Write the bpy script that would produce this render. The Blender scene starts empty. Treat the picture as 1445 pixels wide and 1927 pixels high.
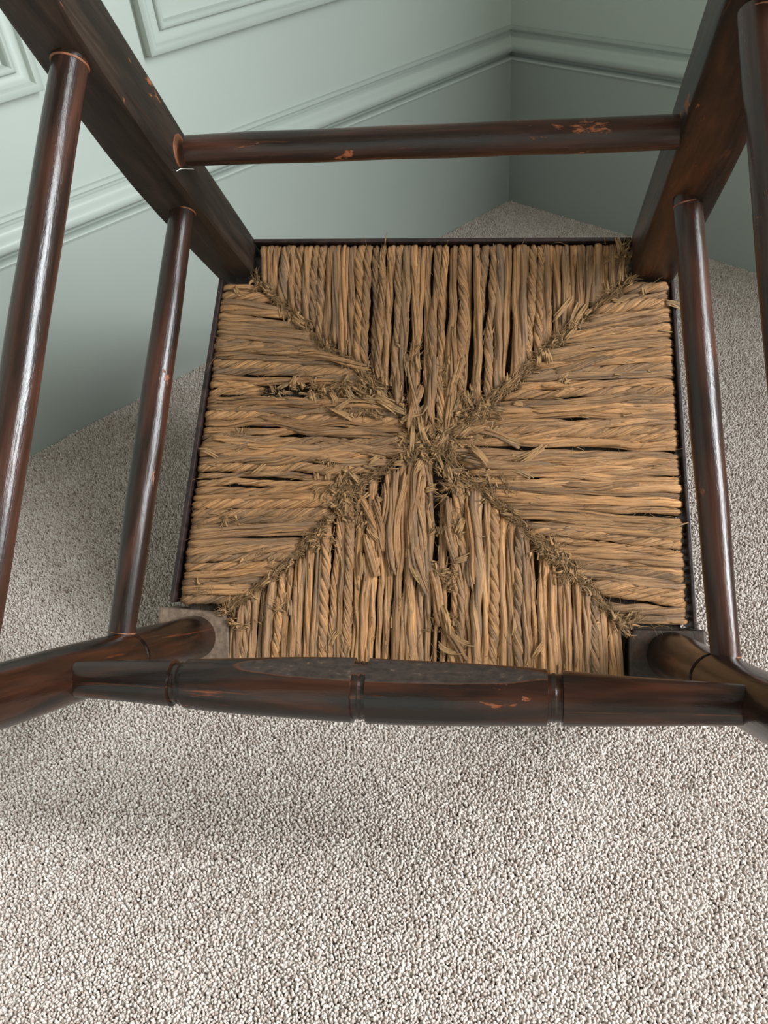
import bpy, math, random
import numpy as np
from mathutils import Matrix, Vector

random.seed(7)
rng = np.random.default_rng(7)
SC = bpy.context.scene
COL = SC.collection
PI = math.pi

# ------------------------------------------------------------------ camera
cam_d = bpy.data.cameras.new('camera')
cam = bpy.data.objects.new('camera', cam_d)
COL.objects.link(cam)
cam_d.sensor_fit = 'HORIZONTAL'
cam_d.sensor_width = 36.0
cam_d.lens = 36.0 * 1552.0 / 1445.0
cam_d.clip_start = 0.01
C = [[0.989534, 0.018332, -0.143132], [0.117057, -0.682008, 0.721916], [-0.084383, -0.731115, -0.677016]]
cam.matrix_world = Matrix([[C[0][0], -C[0][1], -C[0][2], 0.0],
                           [C[1][0], -C[1][1], -C[1][2], 0.0],
                           [C[2][0], -C[2][1], -C[2][2], 0.5696],
                           [0, 0, 0, 1]])
SC.camera = cam

# ------------------------------------------------------------------ world, light, exposure
wd = bpy.data.worlds.new('world')
SC.world = wd
wd.use_nodes = True
bgn = wd.node_tree.nodes['Background']
bgn.inputs[0].default_value = (1.0, 0.925, 0.80, 1)
bgn.inputs[1].default_value = 0.37

CORNER = Vector((-0.000786, 1.378259, 0))
LD = Vector((-0.625419, -0.780289, 0))     # along the left wall, away from the corner
RD = Vector((0.780289, -0.625419, 0))      # along the right wall, away from the corner


def area_light(name, pos, aim, sx, sy, power, colr):
    d = bpy.data.lights.new(name, 'AREA')
    d.shape = 'RECTANGLE'
    d.size = sx
    d.size_y = sy
    d.energy = power
    d.color = colr
    o = bpy.data.objects.new(name, d)
    COL.objects.link(o)
    o.location = pos
    o.rotation_euler = (Vector(aim) - Vector(pos)).to_track_quat('-Z', 'Y').to_euler()
    return o


# daylight through the window further back in the right-hand wall
wpos = CORNER + RD * 2.3 + LD * 0.02 + Vector((0, 0, 1.42))
area_light('window_daylight', wpos, wpos + LD - Vector((0, 0, 0.0)), 1.2, 1.7, 370.0, (0.89, 0.965, 1.0))

SC.view_settings.view_transform = 'Standard'
SC.view_settings.look = 'None'
SC.view_settings.gamma = 1.0
SC.view_settings.exposure = -0.1
SC.view_settings.use_curve_mapping = False


# ------------------------------------------------------------------ helpers
def srgb(r, g, b):
    f = lambda c: (c / 255.0) / 12.92 if c / 255.0 <= 0.04045 else ((c / 255.0 + 0.055) / 1.055) ** 2.4
    return (f(r), f(g), f(b), 1.0)


def mesh(name, verts, faces, mats, parent=None, smooth=True, uvs=None, midx=None):
    me = bpy.data.meshes.new(name)
    me.from_pydata([tuple(v) for v in verts], [], faces)
    if uvs is not None:
        uvl = me.uv_layers.new(name='UVMap')
        uvl.data.foreach_set('uv', np.asarray(uvs, dtype=np.float32).ravel())
    if not isinstance(mats, (list, tuple)):
        mats = [mats]
    for m in mats:
        me.materials.append(m)
    if midx is not None:
        me.polygons.foreach_set('material_index', midx)
    me.polygons.foreach_set('use_smooth', [smooth] * len(faces))
    me.update()
    o = bpy.data.objects.new(name, me)
    COL.objects.link(o)
    if parent is not None:
        o.parent = parent
    return o


def sharp(o, ang=35):
    me = o.data
    if hasattr(me, 'set_sharp_from_angle'):
        me.set_sharp_from_angle(angle=math.radians(ang))
    return o


def bevel(o, w, seg=2, ang=40):
    m = o.modifiers.new('bevel', 'BEVEL')
    m.width = w
    m.segments = seg
    m.limit_method = 'ANGLE'
    m.angle_limit = math.radians(ang)
    return o


def loft(rings, close_ends=True):
    """rings: list of equal-length closed loops"""
    n = len(rings[0])
    V = [p for r in rings for p in r]
    F = []
    for i in range(len(rings) - 1):
        for j in range(n):
            k = (j + 1) % n
            F.append((i * n + j, i * n + k, (i + 1) * n + k, (i + 1) * n + j))
    if close_ends:
        F.append(tuple(range(n - 1, -1, -1)))
        F.append(tuple((len(rings) - 1) * n + j for j in range(n)))
    return V, F


def align_z(a, b):
    """matrix whose local z runs from a to b, origin at a"""
    a, b = Vector(a), Vector(b)
    q = (b - a).to_track_quat('Z', 'Y')
    return Matrix.Translation(a) @ q.to_matrix().to_4x4(), (b - a).length


# ------------------------------------------------------------------ materials
def new_mat(name):
    m = bpy.data.materials.new(name)
    m.use_nodes = True
    nt = m.node_tree
    return m, nt, nt.nodes, nt.links, nt.nodes['Principled BSDF']


def ramp(N, stops):
    r = N.new('ShaderNodeValToRGB')
    e = r.color_ramp.elements
    while len(e) < len(stops):
        e.new(0.5)
    for el, (p, c) in zip(e, stops):
        el.position = p
        el.color = c
    return r


def noise(N, L, vec, scale, detail=4, rough=0.55, dist=0.0):
    n = N.new('ShaderNodeTexNoise')
    n.inputs['Scale'].default_value = scale
    n.inputs['Detail'].default_value = detail
    n.inputs['Roughness'].default_value = rough
    n.inputs['Distortion'].default_value = dist
    if vec is not None:
        L.new(vec, n.inputs['Vector'])
    return n


def mapping(N, L, src, scale, loc=(0, 0, 0)):
    m = N.new('ShaderNodeMapping')
    m.inputs['Scale'].default_value = scale
    m.inputs['Location'].default_value = loc
    L.new(src, m.inputs['Vector'])
    return m


def mixc(N, L, fac, a, b, mode='MIX'):
    m = N.new('ShaderNodeMix')
    m.data_type = 'RGBA'
    m.blend_type = mode
    for sock, v in ((m.inputs[0], fac), (m.inputs[6], a), (m.inputs[7], b)):
        if hasattr(v, 'links'):
            L.new(v, sock)
        else:
            sock.default_value = v
    return m.outputs[2]


def mathn(N, L, op, a, b=None, clamp=False):
    m = N.new('ShaderNodeMath')
    m.operation = op
    m.use_clamp = clamp
    for sock, v in ((m.inputs[0], a), (m.inputs[1], b)):
        if v is None:
            continue
        if hasattr(v, 'links'):
            L.new(v, sock)
        else:
            sock.default_value = v
    return m.outputs[0]


def wood_mat(name, dark, red, wear, wear_amt=0.5, rough=0.28, streak=0.5, seed=0.0):
    """old dark stain and varnish over orange wood; local z is the grain"""
    m, nt, N, L, B = new_mat(name)
    tc = N.new('ShaderNodeTexCoord')
    oi = N.new('ShaderNodeObjectInfo')
    off = N.new('ShaderNodeVectorMath')
    off.operation = 'ADD'
    sc = N.new('ShaderNodeVectorMath')
    sc.operation = 'SCALE'
    cmb = N.new('ShaderNodeCombineXYZ')
    L.new(oi.outputs['Random'], cmb.inputs[0])
    L.new(oi.outputs['Random'], cmb.inputs[1])
    L.new(oi.outputs['Random'], cmb.inputs[2])
    L.new(cmb.outputs[0], sc.inputs[0])
    sc.inputs['Scale'].default_value = 7.0
    L.new(tc.outputs['Object'], off.inputs[0])
    L.new(sc.outputs[0], off.inputs[1])
    P = off.outputs[0]
    grain = noise(N, L, mapping(N, L, P, (220, 220, 14)).outputs[0], 1.0, 6, 0.6, 0.4)
    broad = noise(N, L, mapping(N, L, P, (55, 55, 9), (seed, 0, 0)).outputs[0], 1.0, 3, 0.5, 0.8)
    c1 = ramp(N, [(0.42, dark), (0.72, red)])
    L.new(broad.outputs[0], c1.inputs[0])
    gr = ramp(N, [(0.35, (0.45, 0.45, 0.45, 1)), (0.7, (1.25, 1.25, 1.25, 1))])
    L.new(grain.outputs[0], gr.inputs[0])
    col = mixc(N, L, 0.8, c1.outputs[0], gr.outputs[0], 'MULTIPLY')
    # worn-through patches
    w1 = noise(N, L, mapping(N, L, P, (70, 70, 26), (3 + seed, 1, 5)).outputs[0], 1.0, 6, 0.68, 0.5)
    w2 = noise(N, L, mapping(N, L, P, (9, 9, 6), (seed, 4, 1)).outputs[0], 1.0, 2, 0.5)
    ws = mathn(N, L, 'ADD', w1.outputs[0], mathn(N, L, 'MULTIPLY', w2.outputs[0], 0.55))
    t = 1.04 - 0.13 * wear_amt
    wr = ramp(N, [(t - 0.02, (0, 0, 0, 1)), (t + 0.03, (1, 1, 1, 1))])
    L.new(ws, wr.inputs[0])
    col = mixc(N, L, mathn(N, L, 'MULTIPLY', wr.outputs[0], 0.85), col, wear)
    # fine streaks of brighter wood along the grain
    s1 = noise(N, L, mapping(N, L, P, (130, 130, 5), (seed, 9, 2)).outputs[0], 1.0, 4, 0.6, 1.2)
    sr = ramp(N, [(0.63, (0, 0, 0, 1)), (0.74, (1, 1, 1, 1))])
    L.new(s1.outputs[0], sr.inputs[0])
    col = mixc(N, L, mathn(N, L, 'MULTIPLY', sr.outputs[0], streak), col, wear)
    L.new(col, B.inputs['Base Color'])
    rr = mathn(N, L, 'ADD', mathn(N, L, 'MULTIPLY', grain.outputs[0], 0.22), rough - 0.13)
    rr = mathn(N, L, 'ADD', rr, mathn(N, L, 'MULTIPLY', wr.outputs[0], 0.2))
    L.new(rr, B.inputs['Roughness'])
    B.inputs['Specular IOR Level'].default_value = 0.34
    b1 = N.new('ShaderNodeBump')
    b1.inputs['Strength'].default_value = 0.5
    b1.inputs['Distance'].default_value = 0.0007
    hs = mathn(N, L, 'SUBTRACT', mathn(N, L, 'ADD', grain.outputs[0], w1.outputs[0]), mathn(N, L, 'MULTIPLY', wr.outputs[0], 0.5))
    L.new(hs, b1.inputs['Height'])
    L.new(b1.outputs[0], B.inputs['Normal'])
    return m


DK, RED, WEAR = srgb(38, 26, 21), srgb(78, 44, 30), srgb(164, 92, 56)
M_RUNG = wood_mat('dark_varnished_wood', DK, srgb(72, 42, 31), WEAR, 0.75, 0.27, 0.3)
M_LEG = wood_mat('dark_glossy_wood', srgb(26, 17, 13), srgb(62, 32, 19), srgb(130, 64, 32), 0.35, 0.24, 0.8, 2.0)
M_POST = wood_mat('dark_flat_wood', srgb(37, 29, 24), srgb(58, 44, 36), srgb(140, 84, 50), 0.55, 0.46, 0.06, 4.0)
M_POST_R = wood_mat('worn_flat_wood', srgb(32, 22, 16), srgb(74, 42, 24), srgb(128, 70, 34), 0.7, 0.42, 0.45, 6.0)
M_TRIM = wood_mat('dark_trim_wood', srgb(38, 27, 26), srgb(60, 42, 38), srgb(110, 80, 66), 0.5, 0.45, 0.3, 8.0)
M_BLOCK = wood_mat('dull_brown_wood', srgb(112, 92, 78), srgb(134, 110, 92), srgb(150, 118, 90), 0.3, 0.6, 0.2, 9.0)
M_BLOCK2 = wood_mat('stained_brown_wood', srgb(40, 27, 19), srgb(66, 43, 28), srgb(100, 66, 40), 0.3, 0.55, 0.2, 10.0)
M_COLLAR = wood_mat('bare_wood_ring', srgb(120, 72, 48), srgb(150, 92, 60), srgb(185, 120, 78), 0.6, 0.5, 0.2, 12.0)


def add_wear_patch(m):
    """the flat that feet have worn on the front stretcher, with an orange rim"""
    nt = m.node_tree
    N, L, B = nt.nodes, nt.links, nt.nodes['Principled BSDF']
    src = B.inputs['Base Color'].links[0].from_socket
    rsrc = B.inputs['Roughness'].links[0].from_socket
    at = N.new('ShaderNodeAttribute')
    at.attribute_name = 'worn'
    tc = N.new('ShaderNodeTexCoord')
    n1 = noise(N, L, mapping(N, L, tc.outputs['Object'], (90, 90, 40)).outputs[0], 1.0, 4, 0.6)
    v = mathn(N, L, 'ADD', at.outputs['Fac'], mathn(N, L, 'MULTIPLY', mathn(N, L, 'SUBTRACT', n1.outputs[0], 0.5), 0.7))
    body = ramp(N, [(0.38, (0, 0, 0, 1)), (0.5, (1, 1, 1, 1))])
    rim = ramp(N, [(0.30, (0, 0, 0, 1)), (0.42, (1, 1, 1, 1)), (0.56, (0, 0, 0, 1))])
    L.new(v, body.inputs[0])
    L.new(v, rim.inputs[0])
    n2 = noise(N, L, mapping(N, L, tc.outputs['Object'], (300, 300, 200)).outputs[0], 1.0, 4, 0.65)
    pc = ramp(N, [(0.3, srgb(38, 30, 26)), (0.62, srgb(60, 48, 42)), (0.76, srgb(106, 86, 70))])
    L.new(n2.outputs[0], pc.inputs[0])
    c = mixc(N, L, body.outputs[0], src, pc.outputs[0])
    c = mixc(N, L, mathn(N, L, 'MULTIPLY', rim.outputs[0], 0.45), c, srgb(104, 54, 30))
    L.new(c, B.inputs['Base Color'])
    L.new(mathn(N, L, 'ADD', rsrc, mathn(N, L, 'MULTIPLY', body.outputs[0], 0.22)), B.inputs['Roughness'])
    return m


def rush_mat(name, dark_mul=1.0, stuff=False, pale=0.0):
    m, nt, N, L, B = new_mat(name)
    tc = N.new('ShaderNodeTexCoord')
    oi = N.new('ShaderNodeObjectInfo')
    if stuff:
        at = N.new('ShaderNodeAttribute')
        at.attribute_name = 'tint'
        rnd = at.outputs['Fac']
    else:
        rnd = oi.outputs['Random']
    cmb = N.new('ShaderNodeCombineXYZ')
    L.new(mathn(N, L, 'MULTIPLY', rnd, 37.0), cmb.inputs[2])
    add = N.new('ShaderNodeVectorMath')
    add.operation = 'ADD'
    L.new(tc.outputs['UV'], add.inputs[0])
    L.new(cmb.outputs[0], add.inputs[1])
    P = add.outputs[0]
    st = noise(N, L, mapping(N, L, P, (15, 7, 1)).outputs[0], 1.0, 6, 0.68, 0.25)
    fine = noise(N, L, mapping(N, L, P, (44, 14, 1)).outputs[0], 1.0, 3, 0.6)
    band = noise(N, L, mapping(N, L, P, (1.3, 5, 1)).outputs[0], 1.0, 3, 0.55, 0.5)
    base = ramp(N, [(0.0, srgb(142, 120, 96)), (0.22, srgb(164, 134, 102)), (0.45, srgb(188, 146, 102)),
                    (0.7, srgb(204, 156, 106)), (1.0, srgb(212, 168, 118))])
    L.new(rnd, base.inputs[0])
    bandc = ramp(N, [(0.34, srgb(136, 118, 100)), (0.5, srgb(184, 146, 106)), (0.66, srgb(218, 168, 112))])
    L.new(band.outputs[0], bandc.inputs[0])
    col = mixc(N, L, 0.5, base.outputs[0], bandc.outputs[0])
    sr = ramp(N, [(0.34, (0.22, 0.17, 0.13, 1)), (0.44, (0.66, 0.62, 0.58, 1)), (0.54, (0.95, 0.94, 0.92, 1)), (0.68, (1.3, 1.28, 1.22, 1))])
    L.new(st.outputs[0], sr.inputs[0])
    col = mixc(N, L, 0.9, col, sr.outputs[0], 'MULTIPLY')
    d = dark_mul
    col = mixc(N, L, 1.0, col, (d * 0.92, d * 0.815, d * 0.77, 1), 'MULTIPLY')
    if pale:
        col = mixc(N, L, pale, col, srgb(214, 176, 122))
    L.new(col, B.inputs['Base Color'])
    B.inputs['Roughness'].default_value = 0.62
    B.inputs['Specular IOR Level'].default_value = 0.3
    bp = N.new('ShaderNodeBump')
    bp.inputs['Strength'].default_value = 1.0
    bp.inputs['Distance'].default_value = 0.0014
    L.new(mathn(N, L, 'ADD', st.outputs[0], mathn(N, L, 'MULTIPLY', fine.outputs[0], 0.5)), bp.inputs['Height'])
    L.new(bp.outputs[0], B.inputs['Normal'])
    return m


M_STRETCH = add_wear_patch(wood_mat('foot_worn_stretcher_wood', srgb(26, 17, 13), srgb(62, 32, 19), srgb(130, 64, 32), 0.35, 0.24, 0.8, 2.0))
M_RUSH = rush_mat('dry_rush')
M_RUSH_GREY = rush_mat('weathered_rush', 0.82)
M_SHRED = rush_mat('torn_rush', 1.0, False, 0.25)
M_FRAY = rush_mat('frayed_rush', 1.0, True, 0.22)
M_CORE = rush_mat('shaded_rush_padding', 0.12)  # rush colour darkened, shade in the gaps put into the colour


def paint_mat(name, colr, rough=0.42):
    m, nt, N, L, B = new_mat(name)
    tc = N.new('ShaderNodeTexCoord')
    n1 = noise(N, L, tc.outputs['Object'], 3.0, 3)
    n2 = noise(N, L, mapping(N, L, tc.outputs['Object'], (60, 60, 60)).outputs[0], 1.0, 4)
    r = ramp(N, [(0.3, (0.95, 0.95, 0.95, 1)), (0.7, (1.04, 1.04, 1.04, 1))])
    L.new(n1.outputs[0], r.inputs[0])
    L.new(mixc(N, L, 1.0, colr, r.outputs[0], 'MULTIPLY'), B.inputs['Base Color'])
    B.inputs['Roughness'].default_value = rough
    bp = N.new('ShaderNodeBump')
    bp.inputs['Strength'].default_value = 0.12
    bp.inputs['Distance'].default_value = 0.0015
    L.new(n2.outputs[0], bp.inputs['Height'])
    L.new(bp.outputs[0], B.inputs['Normal'])
    return m


M_WALL = paint_mat('sage_wall_paint', srgb(161, 167, 160), 0.5)
M_SKIRT = paint_mat('sage_satin_paint', srgb(161, 167, 160), 0.38)


def carpet_mats():
    m, nt, N, L, B = new_mat('carpet_backing')
    B.inputs['Base Color'].default_value = srgb(128, 112, 100)
    B.inputs['Roughness'].default_value = 0.95
    tc = N.new('ShaderNodeTexCoord')
    nn = noise(N, L, tc.outputs['Object'], 420.0, 3, 0.7)
    r = ramp(N, [(0.3, srgb(150, 132, 120)), (0.7, srgb(205, 190, 176))])
    L.new(nn.outputs[0], r.inputs[0])
    L.new(r.outputs[0], B.inputs['Base Color'])
    bp = N.new('ShaderNodeBump')
    bp.inputs['Distance'].default_value = 0.003
    L.new(nn.outputs[0], bp.inputs['Height'])
    L.new(bp.outputs[0], B.inputs['Normal'])
    m2, nt, N, L, B = new_mat('carpet_wool')
    at = N.new('ShaderNodeAttribute')
    at.attribute_type = 'INSTANCER'
    at.attribute_name = 'tint'
    r = ramp(N, [(0.0, srgb(158, 138, 128)), (0.2, srgb(184, 166, 156)), (0.45, srgb(203, 188, 179)),
                 (0.75, srgb(214, 201, 193)), (1.0, srgb(226, 216, 209))])
    L.new(at.outputs['Fac'], r.inputs[0])
    L.new(r.outputs[0], B.inputs['Base Color'])
    B.inputs['Roughness'].default_value = 0.9
    B.inputs['Specular IOR Level'].default_value = 0.1
    trl = N.new('ShaderNodeBsdfTranslucent')
    L.new(r.outputs[0], trl.inputs['Color'])
    mx = N.new('ShaderNodeMixShader')
    mx.inputs[0].default_value = 0.25
    L.new(B.outputs[0], mx.inputs[1])
    L.new(trl.outputs[0], mx.inputs[2])
    L.new(mx.outputs[0], N['Material Output'].inputs['Surface'])
    return m, m2


M_BACKING, M_WOOL = carpet_mats()


# ------------------------------------------------------------------ the room
def structure(o):
    o['kind'] = 'structure'
    return o


SET = 0.012   # the walls stand this far behind the skirting face


def quad_box(name, p0, along, inward, length, depth, z0, z1, mat):
    """box: from p0 along a wall, thickness `depth` behind its face"""
    a = p0
    b = p0 + along * length
    out = inward * -depth
    V = []
    for z in (z0, z1):
        for p in (a, b, b + out, a + out):
            V.append((p.x, p.y, z))
    F = [(0, 1, 2, 3)[::-1], (4, 5, 6, 7), (0, 1, 5, 4), (1, 2, 6, 5), (2, 3, 7, 6), (3, 0, 4, 7)]
    return structure(mesh(name, V, F, mat, smooth=False))


# floor under the carpet
fl = []
for a, b in ((-0.15, -0.15), (3.5, -0.15), (3.5, 3.7), (-0.15, 3.7)):
    p = CORNER + LD * a + RD * b
    fl.append((p.x, p.y, -0.0072))
fl += [(x, y, -0.10) for x, y, _ in fl]
structure(mesh('floor', fl, [(0, 1, 2, 3), (7, 6, 5, 4), (0, 4, 5, 1), (1, 5, 6, 2), (2, 6, 7, 3), (3, 7, 4, 0)], M_BACKING, smooth=False))

WC = CORNER - LD * SET - RD * SET        # corner of the wall faces
quad_box('wall_left', WC - LD * 0.1, LD, RD, 3.5, 0.1, -0.1, 2.5, M_WALL)
quad_box('wall_right', WC, RD, LD, 1.55, 0.1, -0.1, 2.5, M_WALL)
# the far walls of the room, behind the photographer
quad_box('wall_front', CORNER + LD * 3.4 - RD * 0.1, RD, -LD, 3.8, 0.1, -0.1, 2.5, M_WALL)
quad_box('wall_back', CORNER + RD * 3.6 - LD * 0.1, LD, -RD, 3.6, 0.1, -0.1, 2.5, M_WALL)


def run_profile(name, prof, along, inward, length, mat):
    """extrude (d, z) profile along a wall, mitred into the corner"""
    V = []
    for d, z in prof:
        p = CORNER + along * d + inward * d
        V.append((p.x, p.y, z))
    for d, z in prof:
        p = CORNER + along * length + inward * d
        V.append((p.x, p.y, z))
    n = len(prof)
    F = [(i, i + 1, n + i + 1, n + i) for i in range(n - 1)]
    F.append((n - 1, 0, n, 2 * n - 1))
    F.append(tuple(range(n - 1, -1, -1)))
    F.append(tuple(range(n, 2 * n)))
    o = mesh(name, V, F, mat, smooth=True)
    sharp(o, 50)
    return structure(o)


board = [(-SET, -0.01), (0, -0.01), (0, 0.2085), (0.0008, 0.2105), (0.0026, 0.2118), (0.0032, 0.2135), (0.0022, 0.2150), (-0.0030, 0.2166), (-SET, 0.2166)]
cap = [(-SET, 0.2166), (-0.0080, 0.2166), (-0.0084, 0.2200), (-0.0030, 0.2212), (0.0026, 0.2234), (0.0056, 0.2266), (0.0060, 0.2302),
       (0.0040, 0.2340), (0.0006, 0.2374), (-0.0024, 0.2402), (-0.0044, 0.2432), (-0.0052, 0.2462), (-0.0084, 0.2470),
       (-0.0080, 0.2488), (-0.0052, 0.2510), (-0.0058, 0.2535), (-0.0080, 0.2546), (-SET, 0.2550)]
run_profile('baseboard_left', board, LD, RD, 3.38, M_SKIRT)
run_profile('trim_1', cap, LD, RD, 3.38, M_SKIRT)
run_profile('baseboard_right', board, RD, LD, 1.44, M_SKIRT)
run_profile('trim_2', cap, RD, LD, 1.44, M_SKIRT)


def panel_frame(name, s0, s1, z0, z1):
    """mitred picture-frame moulding on the left wall (s = distance from corner)"""
    prof = [(0, 0), (0, 0.0115), (0.0012, 0.0125), (0.0070, 0.0125), (0.0085, 0.0105), (0.0092, 0.0085), (0.0110, 0.0066), (0.0140, 0.0050),
            (0.0170, 0.0046), (0.0195, 0.0050), (0.0200, 0.0078), (0.0215, 0.0092), (0.0240, 0.0092), (0.0258, 0.0074), (0.0266, 0.0040), (0.0280, 0.0)]
    V, F = [], []
    n = len(prof)
    for (sx, sz, ix, iz) in ((s0, z0, 1, 1), (s1, z0, -1, 1), (s1, z1, -1, -1), (s0, z1, 1, -1)):
        for w, d in prof:
            p = WC + LD * (sx + ix * w) + RD * d
            V.append((p.x, p.y, sz + iz * w))
    for k in range(4):
        k2 = (k + 1) % 4
        for i in range(n - 1):
            F.append((k * n + i, k * n + i + 1, k2 * n + i + 1, k2 * n + i))
    o = mesh(name, V, F, M_SKIRT, smooth=True)
    sharp(o, 45)
    return structure(o)


panel_frame('trim_3', 0.100, 0.604, 0.3545, 0.90)
panel_frame('trim_4', 0.727, 1.235, 0.3545, 0.90)


# ------------------------------------------------------------------ carpet pile (stuff: one object, tufts instanced)
def inside(poly, x, y):
    c = np.zeros(len(x), bool)
    j = len(poly) - 1
    for i in range(len(poly)):
        xi, yi = poly[i]
        xj, yj = poly[j]
        with np.errstate(divide='ignore', invalid='ignore'):
            t = ((yi > y) != (yj > y)) & (x < (xj - xi) * (y - yi) / (yj - yi + 1e-12) + xi)
        c ^= t
        j = i
    return c


def vnoise(x, y, freq, seed):
    r = np.random.default_rng(seed)
    g = r.random((64, 64))
    u, v = x * freq + 20.3, y * freq + 20.7
    i, j = np.floor(u).astype(int), np.floor(v).astype(int)
    a, b = u - i, v - j
    a, b = a * a * (3 - 2 * a), b * b * (3 - 2 * b)
    q = lambda di, dj: g[(i + di) % 64, (j + dj) % 64]
    return (q(0, 0) * (1 - a) + q(1, 0) * a) * (1 - b) + (q(0, 1) * (1 - a) + q(1, 1) * a) * b


pitch = 0.00182
c0 = CORNER
poly = [(c0.x, c0.y), (c0.x + LD.x * 1.43, c0.y + LD.y * 1.43), (-0.55, -0.02), (0.42, -0.02),
        (c0.x + RD.x * 1.05, c0.y + RD.y * 1.05)]
gx, gy = np.meshgrid(np.arange(-0.95, 0.9, pitch), np.arange(-0.05, 1.4, pitch * 0.87))
gx = gx + (np.arange(gx.shape[0]) % 2)[:, None] * pitch * 0.5
gx = gx.ravel() + rng.normal(0, pitch * 0.22, gx.size)
gy = gy.ravel() + rng.normal(0, pitch * 0.22, gy.size)
k = inside(poly, gx, gy)
gx, gy = gx[k], gy[k]
npt = len(gx)
me = bpy.data.meshes.new('carpet_pile')
me.vertices.add(npt)
hgt = -0.0045 + 0.0012 * (vnoise(gx, gy, 30, 1) - 0.5) + rng.normal(0, 0.0004, npt)
me.vertices.foreach_set('co', np.stack([gx, gy, hgt], 1).astype(np.float32).ravel())
lean = (vnoise(gx, gy, 9, 2) + vnoise(gx, gy, 22, 3) - 1.0)
leany = (vnoise(gx, gy, 11, 4) + vnoise(gx, gy, 26, 5) - 1.0)
rot = np.stack([leany * 0.7 + rng.normal(0, 0.25, npt), lean * 0.7 + rng.normal(0, 0.25, npt), rng.random(npt) * 6.28], 1)
scl = np.stack([rng.uniform(0.85, 1.2, npt), rng.uniform(0.75, 1.1, npt), rng.uniform(0.85, 1.2, npt)], 1)
tint = rng.beta(2.0, 1.4, npt) + 0.12 * (vnoise(gx, gy, 60, 6) - 0.5) - 0.10 * (vnoise(gx, gy, 14, 8) - 0.5)
for nm, tp, dat in (('rot', 'FLOAT_VECTOR', rot), ('scl', 'FLOAT_VECTOR', scl)):
    a = me.attributes.new(nm, tp, 'POINT')
    a.data.foreach_set('vector', dat.astype(np.float32).ravel())
a = me.attributes.new('tint', 'FLOAT', 'POINT')
a.data.foreach_set('value', np.clip(tint, 0, 1).astype(np.float32))
pile = bpy.data.objects.new('carpet_pile', me)
COL.objects.link(pile)
me.materials.append(M_WOOL)
pile['label'] = 'beige and cream flecked cut-pile wool carpet covering the whole floor'
pile['category'] = 'carpet'
pile['kind'] = 'stuff'
ng = bpy.data.node_groups.new('tufts', 'GeometryNodeTree')
ng.interface.new_socket('Geometry', in_out='INPUT', socket_type='NodeSocketGeometry')
ng.interface.new_socket('Geometry', in_out='OUTPUT', socket_type='NodeSocketGeometry')
GN, GL = ng.nodes, ng.links
gi, go = GN.new('NodeGroupInput'), GN.new('NodeGroupOutput')
sp = GN.new('GeometryNodeMeshUVSphere')
sp.inputs['Segments'].default_value = 6
sp.inputs['Rings'].default_value = 5
sp.inputs['Radius'].default_value = 0.00128
tr = GN.new('GeometryNodeTransform')
tr.inputs['Scale'].default_value = (1, 1, 2.5)
GL.new(sp.outputs['Mesh'], tr.inputs['Geometry'])
ss = GN.new('GeometryNodeSetShadeSmooth')
GL.new(tr.outputs[0], ss.inputs['Geometry'])
sm = GN.new('GeometryNodeSetMaterial')
sm.inputs['Material'].default_value = M_WOOL
GL.new(ss.outputs[0], sm.inputs['Geometry'])
m2p = GN.new('GeometryNodeMeshToPoints')
m2p.inputs['Radius'].default_value = 0.001
GL.new(gi.outputs[0], m2p.inputs['Mesh'])
ip = GN.new('GeometryNodeInstanceOnPoints')
GL.new(m2p.outputs[0], ip.inputs['Points'])
GL.new(sm.outputs[0], ip.inputs['Instance'])
for nm, sock in (('rot', 'Rotation'), ('scl', 'Scale')):
    na = GN.new('GeometryNodeInputNamedAttribute')
    na.data_type = 'FLOAT_VECTOR'
    na.inputs['Name'].default_value = nm
    if sock == 'Rotation':
        e2r = GN.new('FunctionNodeEulerToRotation')
        GL.new(na.outputs['Attribute'], e2r.inputs[0])
        GL.new(e2r.outputs[0], ip.inputs[sock])
    else:
        GL.new(na.outputs['Attribute'], ip.inputs[sock])
GL.new(ip.outputs[0], go.inputs[0])
md = pile.modifiers.new('tufts', 'NODES')
md.node_group = ng

# ------------------------------------------------------------------ the chair (local: x right, y towards the back rest, z towards the feet)
chair = bpy.data.objects.new('rush_seat_chair', None)
COL.objects.link(chair)
chair.empty_display_size = 0.1
R = Matrix([[0.999939, 0.007459, 0.008144], [0.0, 0.737459, -0.675391], [-0.011044, 0.67535, 0.737414]])
chair.matrix_world = Matrix.Translation((-0.061259, 0.385238, 0.029497)) @ R.to_4x4()
chair['label'] = 'upturned dark-stained wooden chair with a torn, frayed woven rush seat'
chair['category'] = 'chair'


def interp(tab, z):
    if z <= tab[0][0]:
        return tab[0][1] + (z - tab[0][0]) * (tab[1][1] - tab[0][1]) / (tab[1][0] - tab[0][0])
    for (a, va), (b, vb) in zip(tab, tab[1:]):
        if z <= b:
            t = (z - a) / (b - a)
            return va + (vb - va) * t
    (a, va), (b, vb) = tab[-2:]
    return vb + (vb - va) * (z - b) / (b - a)


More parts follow.
